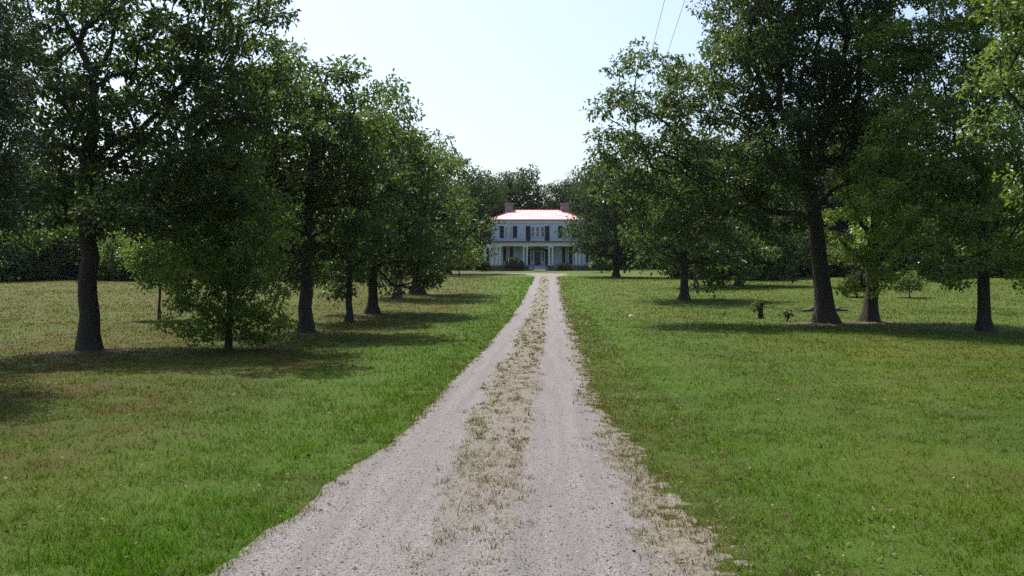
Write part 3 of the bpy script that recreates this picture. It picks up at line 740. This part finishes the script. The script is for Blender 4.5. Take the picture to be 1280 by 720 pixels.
H = {'wall': clap('skylit white clapboard', (.66, .73, .80)), 'trim': simple('white trim', (.80, .80, .78), .5, .4, 0, .1), 'roof': roof_mat(),  # wall base carries the blue of skylight on the shaded front
     'shut': simple('dark green shutter', (.014, .020, .020), .5, .4, 0, .3), 'brick': brick_mat('chimney brick', (.22, .165, .15), (.29, .235, .215)), 'found': brick_mat('foundation brick', (.14, .08, .065), (.18, .11, .09)),
     'floor': simple('grey porch boards', (.25, .26, .27), .6), 'dark': simple('dark door', (.02, .022, .026), .35)}
def glass_mat():
    m, nt, out = mat('window glass')
    principled(nt, out, mixc(nt, noise(nt, opos(nt), 1.5, 3), (.05, .06, .07), (.13, .14, .15)), .08, .6); return m
H['glass'] = glass_mat()
H['curtain'] = simple('pale blind', (.42, .43, .44), .8)

HY0 = 147.0; HX = 4.25; G0 = gz(HX, HY0); FZ = 3.0 - G0       # floor height over the ground
house = empty('house', (HX, HY0, G0), 'white two storey house with red hipped roof and columned porch behind the garden fence', 'house')
# local: x right, y back (front wall at y = 0), z from the ground
UP = FZ + 7.65
MB().box(-7.9, 7.9, -.12, 8.6, -.4, FZ, .0).build('foundation', H['found'], house)
wall = MB().box(-7.6, 7.6, 0, 8.3, FZ + .003, UP).build('wall', H['wall'], house)
for s in (-1, 1): MB().box(s * 7.6 - .13, s * 7.6 + .13, -.05, .2, FZ + .003, UP - .62).build('corner_board', H['trim'], wall)
MB().box(-7.72, 7.72, -.09, 8.42, UP - .62, UP - .02).build('cornice', H['trim'], house)
# hipped roof with seams
e = 7.95; r0 = 3.63; yb0, yb1 = -.4, 8.72; ym = (yb0 + yb1) / 2; rz = 1.85
rb = MB()
A_ = [(-e, yb0, UP), (e, yb0, UP), (e, yb1, UP), (-e, yb1, UP)]; Rg = [(-r0, ym, UP + rz), (r0, ym, UP + rz)]
B_ = [(x, y, z - .10) for x, y, z in A_]
rb.add(A_ + Rg + B_, [(0, 1, 5, 4), (1, 2, 5), (2, 3, 4, 5), (3, 0, 4), (0, 6, 7, 1), (1, 7, 8, 2), (2, 8, 9, 3), (3, 9, 6, 0), (6, 9, 8, 7)])
roof = rb.build('roof', H['roof'], house)
sm = MB()
def seam(a, b, w=.02, h=.035):
    a, b = Vector(a), Vector(b); dr = (b - a).normalized(); sd = dr.cross(Vector((0, 0, 1))).normalized() * w; up = Vector((0, 0, h)); dn = Vector((0, 0, -.02))
    vs = [a - sd + dn, a + sd + dn, b + sd + dn, b - sd + dn, a - sd + up, a + sd + up, b + sd + up, b - sd + up]
    sm.add(vs, [(0, 1, 2, 3), (7, 6, 5, 4), (0, 4, 5, 1), (1, 5, 6, 2), (2, 6, 7, 3), (3, 7, 4, 0)])
for i in range(31):
    x = -7.5 + i * .5
    ax = abs(x); f = 1 if ax <= r0 else (e - ax) / (e - r0)
    seam((x, yb0, UP), (x, yb0 + (ym - yb0) * f, UP + rz * f))
sm.build('seam', H['roof'], roof)['kind'] = 'stuff'
rg = MB()
rcap = [(-e, yb0, UP + .03), (-r0, ym, UP + rz + .03), (r0, ym, UP + rz + .03), (e, yb0, UP + .03)]
rg.tube(rcap, [.06] * 4, 6); rg.build('ridge_cap', simple('deep red ridge metal', (.42, .03, .03), .45), roof)
for s in (-1, 1):
    ch = MB().box(s * 4.75 - .68, s * 4.75 + .68, ym - .5, ym + .5, UP + .6, UP + 2.75).build('chimney', H['brick'], roof)
    MB().box(s * 4.75 - .8, s * 4.75 + .8, ym - .66, ym + .66, UP + 2.753, UP + 3.0).build('chimney_cap', H['brick'], ch)
def pane_window(x0, x1, z0, z1, y=0., cols=2, rows=4, curtain=False):
    fr = MB(); w = .07
    fr.box(x0, x0 + w, y - .07, y + .03, z0, z1).box(x1 - w, x1, y - .07, y + .03, z0, z1).box(x0 + w, x1 - w, y - .07, y + .03, z1 - w, z1).box(x0 + w, x1 - w, y - .10, y + .03, z0, z0 + w)
    zm = (z0 + z1) / 2; fr.box(x0 + w, x1 - w, y - .06, y + .02, zm - .025, zm + .025)
    for c in range(1, cols):
        xc = x0 + (x1 - x0) * c / cols; fr.box(xc - .012, xc + .012, y - .045, y + .0, z0 + w, zm - .025).box(xc - .012, xc + .012, y - .045, y + .0, zm + .025, z1 - w)
    f = fr.build('window', H['trim'], house)
    MB().box(x0 + w, x1 - w, y - .03, y - .02, z0 + w, z1 - w).build('pane', H['curtain'] if curtain else H['glass'], f)
def shutter(x0, x1, z0, z1, y=0.):
    b = MB(); w = .07
    b.box(x0, x0 + w, y - .065, y - .002, z0, z1).box(x1 - w, x1, y - .065, y - .002, z0, z1)
    zm = z0 + (z1 - z0) * .52
    for a, c in ((z0, z0 + .10), (zm - .05, zm + .05), (z1 - .10, z1)): b.box(x0 + w, x1 - w, y - .06, y - .002, a, c)
    for a, c in ((z0 + .10, zm - .05), (zm + .05, z1 - .10)):
        k = max(3, int((c - a) / .08))
        for i in range(k):
            q = a + (c - a) * (i + .5) / k
            b.add([(x0 + w, y - .05, q - .035), (x1 - w, y - .05, q - .035), (x1 - w, y - .012, q + .03), (x0 + w, y - .012, q + .03), (x0 + w, y - .045, q - .042), (x1 - w, y - .045, q - .042), (x1 - w, y - .006, q + .024), (x0 + w, y - .006, q + .024)],
                  [(0, 1, 2, 3), (7, 6, 5, 4), (0, 4, 5, 1), (2, 6, 7, 3)])
    b.build('shutter', H['shut'], house)
for s in (-1, 1):
    for a, b in ((5.55, 4.92), (4.76, 4.14)): pane_window(min(s * a, s * b), max(s * a, s * b), FZ + 4.65, FZ + 6.5, curtain=True)
    for a, b in ((6.27, 5.6), (4.1, 3.4)): shutter(min(s * a, s * b), max(s * a, s * b), FZ + 4.6, FZ + 6.55)
    shutter(min(s * 1.95, s * 1.2), max(s * 1.95, s * 1.2), FZ + 4.12, FZ + 6.55)
for a, b in ((-1.1, -.52), (-.29, .29), (.52, 1.1)): pane_window(a, b, FZ + 4.75, FZ + 6.45)
# ground floor: french windows behind the porch and the door
for s in (-1, 1):
    pane_window(s * 4.9 - .28, s * 4.9 + .28, FZ + .25, FZ + 3.05, curtain=True, rows=6)
    shutter(s * 4.9 - .82, s * 4.9 - .30, FZ + .2, FZ + 3.1); shutter(s * 4.9 + .30, s * 4.9 + .82, FZ + .2, FZ + 3.1)
    shutter(s * 1.45 - .22, s * 1.45 + .22, FZ + .1, FZ + 2.7)
dr = MB().box(-.50, .50, -.05, -.003, FZ + .06, FZ + 2.35); door = dr.build('door', H['dark'], house)
MB().box(-.40, -.06, -.075, -.053, FZ + 1.15, FZ + 2.2).box(.06, .40, -.075, -.053, FZ + 1.15, FZ + 2.2).build('door_pane', H['glass'], door)
MB().tube([(.43, -.06, FZ + 1.05), (.43, -.13, FZ + 1.05)], [.03, .035], 8).build('door_handle', simple('brass', (.5, .36, .15), .35, .5, .9), door)
for s in (-1, 1):
    sl = MB().box(s * .90 - .14, s * .90 + .14, -.04, -.003, FZ + .75, FZ + 2.35).build('sidelight', H['glass'], house)
    MB().box(s * .68 - .08, s * .68 + .08, -.10, -.003, FZ + .06, FZ + 2.45).box(s * 1.13 - .08, s * 1.13 + .08, -.10, -.003, FZ + .06, FZ + 2.45).build('jamb', H['trim'], sl)
# arched fan light
fl = [(math.cos(a) * 1.25, FZ + 2.5 + math.sin(a) * .55) for a in np.linspace(0, math.pi, 17)]
m_ = MB(); m_.add([(x, -.05, z) for x, z in fl] + [(x, -.003, z) for x, z in fl], [tuple(range(16, -1, -1)), tuple(range(17, 34))] + [(i, (i + 1) % 17, 17 + (i + 1) % 17, 17 + i) for i in range(17)])
m_.build('fanlight', H['glass'], house)
# porch
py0 = -2.7
pf = MB().box(-7.2, 7.2, py0, -.125, FZ - .14, FZ).build('porch_floor', H['floor'], house)
MB().box(-7.0, 7.0, py0 + .15, -.13, -.3, FZ - .143).build('porch_base', H['found'], house)
pr = MB(); pr.add([(-7.4, py0 - .3, FZ + 3.95), (7.4, py0 - .3, FZ + 3.95), (7.4, -.003, FZ + 4.1), (-7.4, -.003, FZ + 4.1), (-7.4, py0 - .3, FZ + 3.80), (7.4, py0 - .3, FZ + 3.80), (7.4, -.003, FZ + 3.80), (-7.4, -.003, FZ + 3.80)],
    [(0, 1, 2, 3), (7, 6, 5, 4), (0, 4, 5, 1), (1, 5, 6, 2), (2, 6, 7, 3), (3, 7, 4, 0)])
pr.build('porch_roof', simple('dark red porch roof', (.10, .028, .03), .5), house)
MB().box(-7.1, 7.1, py0, py0 + .30, FZ + 3.15, FZ + 3.797).box(-7.1, -6.85, py0 + .303, -.125, FZ + 3.15, FZ + 3.797).box(6.85, 7.1, py0 + .303, -.125, FZ + 3.15, FZ + 3.797).build('frieze', H['trim'], house)
for xc in (-6.46, -2.07, 2.07, 6.46):
    c = MB()
    for s in (-1, 1): c.box(xc + s * .28 - .12, xc + s * .28 + .12, py0 + .03, py0 + .27, FZ + .18, FZ + 2.95, .02)
    col = c.build('column', H['trim'], house)
    MB().box(xc - .46, xc + .46, py0 + .0, py0 + .30, FZ + .003, FZ + .18).build('plinth', H['trim'], col)
    MB().box(xc - .46, xc + .46, py0 + .0, py0 + .30, FZ + 2.953, FZ + 3.147).build('capital', H['trim'], col)
for i in range(4):
    MB().box(-1.5, 1.5, py0 - .32 * (i + 1), py0 - .32 * i - .003, -.1, FZ - .16 * (i + 1) - .0).build('step', simple('pale step', (.45, .46, .47), .8), house)
# side wings
for s in (-1, 1):
    x0, x1 = sorted((s * 7.735, s * 8.95))
    wg = MB().box(x0, x1, 1.0, 6.5, FZ, FZ + 3.3).build('side_wing', H['wall'], house)
    MB().box(x0 + .05, x1 - .05, 1.02, 6.4, -.4, FZ - .003).build('wing_foundation', H['found'], wg)
    MB().box(min(s * 7.735, s * 9.15), max(s * 7.735, s * 9.15), .8, 6.7, FZ + 3.303, FZ + 3.5).build('wing_roof', H['trim'], wg)
    MB().box(s * 8.3 - .22, s * 8.3 + .22, .93, .998, FZ + .5, FZ + 2.6).build('wing_shutter', H['shut'], wg)

# ------------------------------------------------------------------ shrubs
def shrub(name, x, y, rx, ry, h, n, per, L, leaf, label, seed, low=.0):
    rng = np.random.default_rng(seed); z = gz(x, y)
    th = rng.uniform(0, 2 * np.pi, n); ph = np.arccos(rng.uniform(-.25, 1, n)); q = rng.uniform(.78, .96, n) + .06 * np.sin(3 * th + 2 * ph)
    C = np.stack([np.sin(ph) * np.cos(th) * rx * q, np.sin(ph) * np.sin(th) * ry * q, np.maximum(h * .42 + np.cos(ph) * h * .58 * q, .12)], -1)
    root = empty(name, (x, y, z), label, 'shrub')
    b = MB()
    for k in range(7):
        a = k * .9; b.tube([(0.05 * math.cos(a), .05 * math.sin(a), -.05), (rx * .3 * math.cos(a), ry * .3 * math.sin(a), h * .4), (rx * .6 * math.cos(a), ry * .6 * math.sin(a), h * .7)], [.035, .025, .012], 5)
    b.build('stem', M['bark'], root, True)
    link('foliage', leaf_mesh('foliage', C, np.full(n, min(rx, h) * .22), per, L, rng), leaf, root)
shrub('round_bush', wx(642.5, 140.5), 140.5, 1.62, 1.5, 2.0, 200, 60, .16, M['shrub'], 'clipped dark ball shaped bush in front of the porch, left of the drive', 90)
shrub('low_bush', wx(705, 141), 141, 1.25, 1.0, 1.15, 110, 55, .16, M['shrub'], 'low dark bush in front of the porch, right of the steps', 91)
shrub('leafy_bush', wx(752, 127), 127, 1.5, 1.3, 2.0, 110, 55, .2, M['oak_lite'], 'light green bush near the fence at the right end of the house', 92)
shrub('grey_bush', wx(603, 131), 131, 1.0, 1.0, 1.5, 80, 50, .2, M['far'], 'small grey green bush near the fence at the left end of the house', 93)
shrub('dark_bush', wx(1072, 64), 64, .85, .8, 1.7, 90, 60, .16, M['shrub'], 'dark drooping bush behind the shorter trunk beside the huge oak', 94)

# ------------------------------------------------------------------ garden fence
iron = simple('black iron', (.018, .019, .020), .55)
for x0, x1, lab in ((-13.5, HX - .95, 'black iron picket fence left of the garden gate opening'), (HX + .95, 22.5, 'black iron picket fence right of the garden gate opening')):
    yf = 136.0; fn = empty('garden_fence', (x0, yf, gz(x0, yf)), lab, 'fence')
    L = x1 - x0; k = int(L / 2.3)
    zz = lambda x: gz(x0 + x, yf) - gz(x0, yf)
    for i in range(k + 1):
        x = L * i / k; MB().box(x - .055, x + .055, -.055, .055, zz(x) - .3, zz(x) + 1.2, .015).build('post', iron, fn)
    for i in range(k):
        a, b = L * i / k + .057, L * (i + 1) / k - .057
        for hgt in (.18, .95):
            m_ = MB(); za, zb = zz(a) + hgt, zz(b) + hgt
            m_.add([(a, -.02, za), (b, -.02, zb), (b, .02, zb), (a, .02, za), (a, -.02, za + .04), (b, -.02, zb + .04), (b, .02, zb + .04), (a, .02, za + .04)], [(3, 2, 1, 0), (4, 5, 6, 7), (0, 1, 5, 4), (1, 2, 6, 5), (2, 3, 7, 6), (3, 0, 4, 7)])
            m_.build('rail', iron, fn)
    pk = MB()
    for x in np.arange(.12, L - .1, .13): pk.box(x - .011, x + .011, -.034, -.0215, zz(x) + .08, zz(x) + 1.05)
    pk.build('picket', iron, fn)['kind'] = 'stuff'
sx, sy = HX, 134.6; sz = gz(sx, sy)
st = empty('stone_step', (sx, sy, sz), 'low tan stone step at the garden gate where the drive ends', 'step')
MB().box(-1.0, 1.0, -.35, .5, -.15, .16, .02).build('lower_slab', simple('tan sandstone', (.52, .40, .30), .85, .2), st)
MB().box(-.85, .85, -.05, .48, .163, .30, .02).build('upper_slab', simple('pale sandstone', (.58, .47, .37), .85, .2), st)

# ------------------------------------------------------------------ small things on the right lawn
def stump():
    d = depth_of(951, 398); x = wx(951, d); z = gz(x, d); rng = np.random.default_rng(95)
    root = empty('tree_stump', (x, d, z), 'thin dark stump with a few pale green shoots on its left, on the right lawn', 'stump')
    n = 10; P = np.array([(0, 0, -.1), (.0, 0, .05), (-.01, 0, .3), (.01, 0, .55), (.03, 0, .74)]); wob = 1 + rng.normal(0, .07, (5, n))
    V, Q = tube_np(P, np.array([.19, .15, .115, .11, .10]), n, wob)
    V[-n:, 2] += rng.uniform(-.04, .06, n)
    me = np_mesh('stump', V, [Q, np.arange(4 * n, 5 * n)[None, :]], True); link('trunk', me, M['bark'], root)
    MB().tube([(-.08, -.03, .2), (-.2, -.05, .45), (-.27, -.05, .75)], [.012, .009, .005], 5).tube([(-.05, 0, .4), (-.14, 0, .7), (-.13, 0, .95)], [.012, .009, .005], 5).tube([(-.1, 0, .15), (-.34, .02, .38), (-.46, 0, .55)], [.01, .008, .005], 5).build('shoot', M['bark'], root)
    C = np.array([(-.25, -.05, .72), (-.18, 0, .5), (-.13, 0, .9), (-.44, 0, .52), (-.3, 0, .4), (-.2, -.05, .62), (-.35, .05, .62)])
    link('leaf_spray', leaf_mesh('leaf_spray', C, np.full(7, .11), 22, .12, rng), M['young'], root)
stump()
def weed():
    d = depth_of(984, 402); x = wx(984, d); z = gz(x, d); rng = np.random.default_rng(96)
    root = empty('weed_plant', (x, d, z), 'small dark leafy weed between the thin stump and the huge trunk', 'weed')
    b = MB()
    C = []
    for k in range(6):
        a = k * 1.1; p = (.16 * math.cos(a) * (1 + k * .12), .14 * math.sin(a), .30 + .04 * (k % 3)); C.append(p)
        b.tube([(0, 0, -.03), (p[0] * .5, p[1] * .5, .2), p], [.008, .006, .004], 4)
    b.build('stem', M['bark'], root)
    link('foliage', leaf_mesh('foliage', np.array(C), np.full(6, .10), 20, .12, rng), M['shrub'], root)
weed()
def log():
    d = depth_of(1030, 391); x = wx(1024, d); z = gz(x, d)
    root = empty('fallen_limb', (x, d, z), 'fallen grey dead limb lying on the grass behind the huge trunk', 'dead limb')
    b = MB().tube([(-.9, 0, .10), (-.45, .05, .16), (.1, 0, .20), (.8, -.1, .17), (1.5, 0, .13)], [.05, .09, .13, .10, .04], 9)
    b.build('log', M['bark_grey'], root, True)
    MB().tube([(-.45, .05, .16), (-.2, -.1, .36), (-.02, -.16, .46)], [.06, .04, .02], 6).tube([(.8, -.1, .17), (1.15, -.2, .32), (1.45, -.2, .30)], [.05, .035, .015], 6).tube([(-.9, 0, .10), (-1.15, -.05, .13), (-1.3, .02, .10)], [.045, .03, .012], 6).build('branch', M['bark_grey'], root, True)
log()
d = depth_of(789, 396); x = wx(789, d)
st = np_mesh('field_stone', *(lambda V, Q: (V, [Q]))(*tube_np(np.array([(0, 0, -.06), (0, 0, .0), (.01, 0, .07), (.02, 0, .10)]), np.array([.08, .14, .10, .02]), 9, 1 + np.random.default_rng(4).normal(0, .1, (4, 9)))))
o = link('field_stone', st, simple('white stone', (.45, .43, .40), .8)); o.location = (x, d, gz(x, d)); tag(o, 'small white stone lying on the lawn right of the drive', 'stone')

# ------------------------------------------------------------------ overhead wires and the pole that carries them
PX, PY = .095 * 122 + 3.9, 122.0; pz0 = gz(PX, PY)
pole = empty('utility_pole', (PX, PY, pz0), 'wooden utility pole hidden behind the oak at the right end of the house', 'pole')
MB().tube([(0, 0, -.5), (0, 0, 7), (0, 0, 14.6)], [.16, .14, .11], 10).build('post', M['bark_grey'], pole, True)
MB().box(-.9, .9, -.06, .06, 13.9, 14.05).build('cross_arm', M['bark_grey'], pole)
for c in (-.5, .5):
    MB().tube([(c, -.09, 14.05), (c, -.09, 14.2)], [.05, .03], 8).build('insulator', simple('grey ceramic', (.4, .4, .42), .3), pole)
for c, lab in ((3.4, 'left one of two thin overhead wires running above the drive'), (4.4, 'right one of two thin overhead wires, nearer the big right oak')):
    pts = []
    for t in np.linspace(0, 1, 40):
        yy = -30 + (PY - .09 + 30) * t
        pts.append((.095 * yy + c, yy, 16.3 + (pz0 + 14.2 - 16.3) * t - 1.4 * 4 * t * (1 - t) * .5))
    w = MB().tube(pts, [.013] * 40, 5).build('overhead_wire', simple('grey wire', (.25, .25, .26), .5), None, True)
    tag(w, lab, 'wire')

# ------------------------------------------------------------------ air
hz, nt, out = mat('haze')
pv = nt.nodes.new('ShaderNodeVolumePrincipled'); pv.inputs['Color'].default_value = (.80, .88, 1, 1); pv.inputs['Density'].default_value = .00006; pv.inputs['Anisotropy'].default_value = .2
nt.links.new(pv.outputs[0], out.inputs['Volume'])
tag(MB().box(-2000, 2000, -400, 2900, -6, 45).build('haze', hz), 'thin pale summer haze over the lawn and the far trees', 'haze', kind='stuff')

# ------------------------------------------------------------------ light, sky, camera
EL, AZ = math.radians(62), math.radians(-32)          # sun ahead, a little left
sd = Vector((math.sin(AZ) * math.cos(EL), math.cos(AZ) * math.cos(EL), math.sin(EL)))
sun = bpy.data.lights.new('sun', 'SUN'); sun.energy = 4.9; sun.angle = math.radians(.5); sun.color = (1, .95, .87)
so = bpy.data.objects.new('sun', sun); COL.objects.link(so); so.location = (0, 0, 60); so.rotation_euler = (-sd).to_track_quat('-Z', 'Y').to_euler()
w = bpy.data.worlds.new('World'); SC.world = w; w.use_nodes = True; nt = w.node_tree; nt.nodes.clear()
sky = nt.nodes.new('ShaderNodeTexSky'); sky.sky_type = 'NISHITA'; sky.sun_disc = False
sky.sun_elevation = EL; sky.sun_rotation = AZ; sky.air_density = 1.1; sky.dust_density = 3.4; sky.ozone_density = 2.0; sky.altitude = 80
bg = nt.nodes.new('ShaderNodeBackground'); bg.inputs[1].default_value = .145
ow = nt.nodes.new('ShaderNodeOutputWorld'); nt.links.new(sky.outputs[0], bg.inputs[0]); nt.links.new(bg.outputs[0], ow.inputs[0])
cam = bpy.data.cameras.new('camera'); co = bpy.data.objects.new('camera', cam); COL.objects.link(co)
cam.sensor_width = 36; cam.lens = F / 1280 * 36; cam.shift_y = -(360 - HY) / 1280; cam.clip_end = 6000; cam.clip_start = .05
co.location = (0, 0, EYE); co.rotation_euler = (math.pi / 2, 0, 0); SC.camera = co
SC.view_settings.view_transform = 'Standard'; SC.view_settings.look = 'None'; SC.view_settings.exposure = .6; SC.view_settings.gamma = 1
c = SC.cycles; c.use_denoising = False; c.adaptive_threshold = .005; c.max_bounces = 6; c.diffuse_bounces = 3; c.glossy_bounces = 2; c.transmission_bounces = 4; c.transparent_max_bounces = 4; c.sample_clamp_indirect = 3; c.caustics_reflective = False; c.caustics_refractive = False
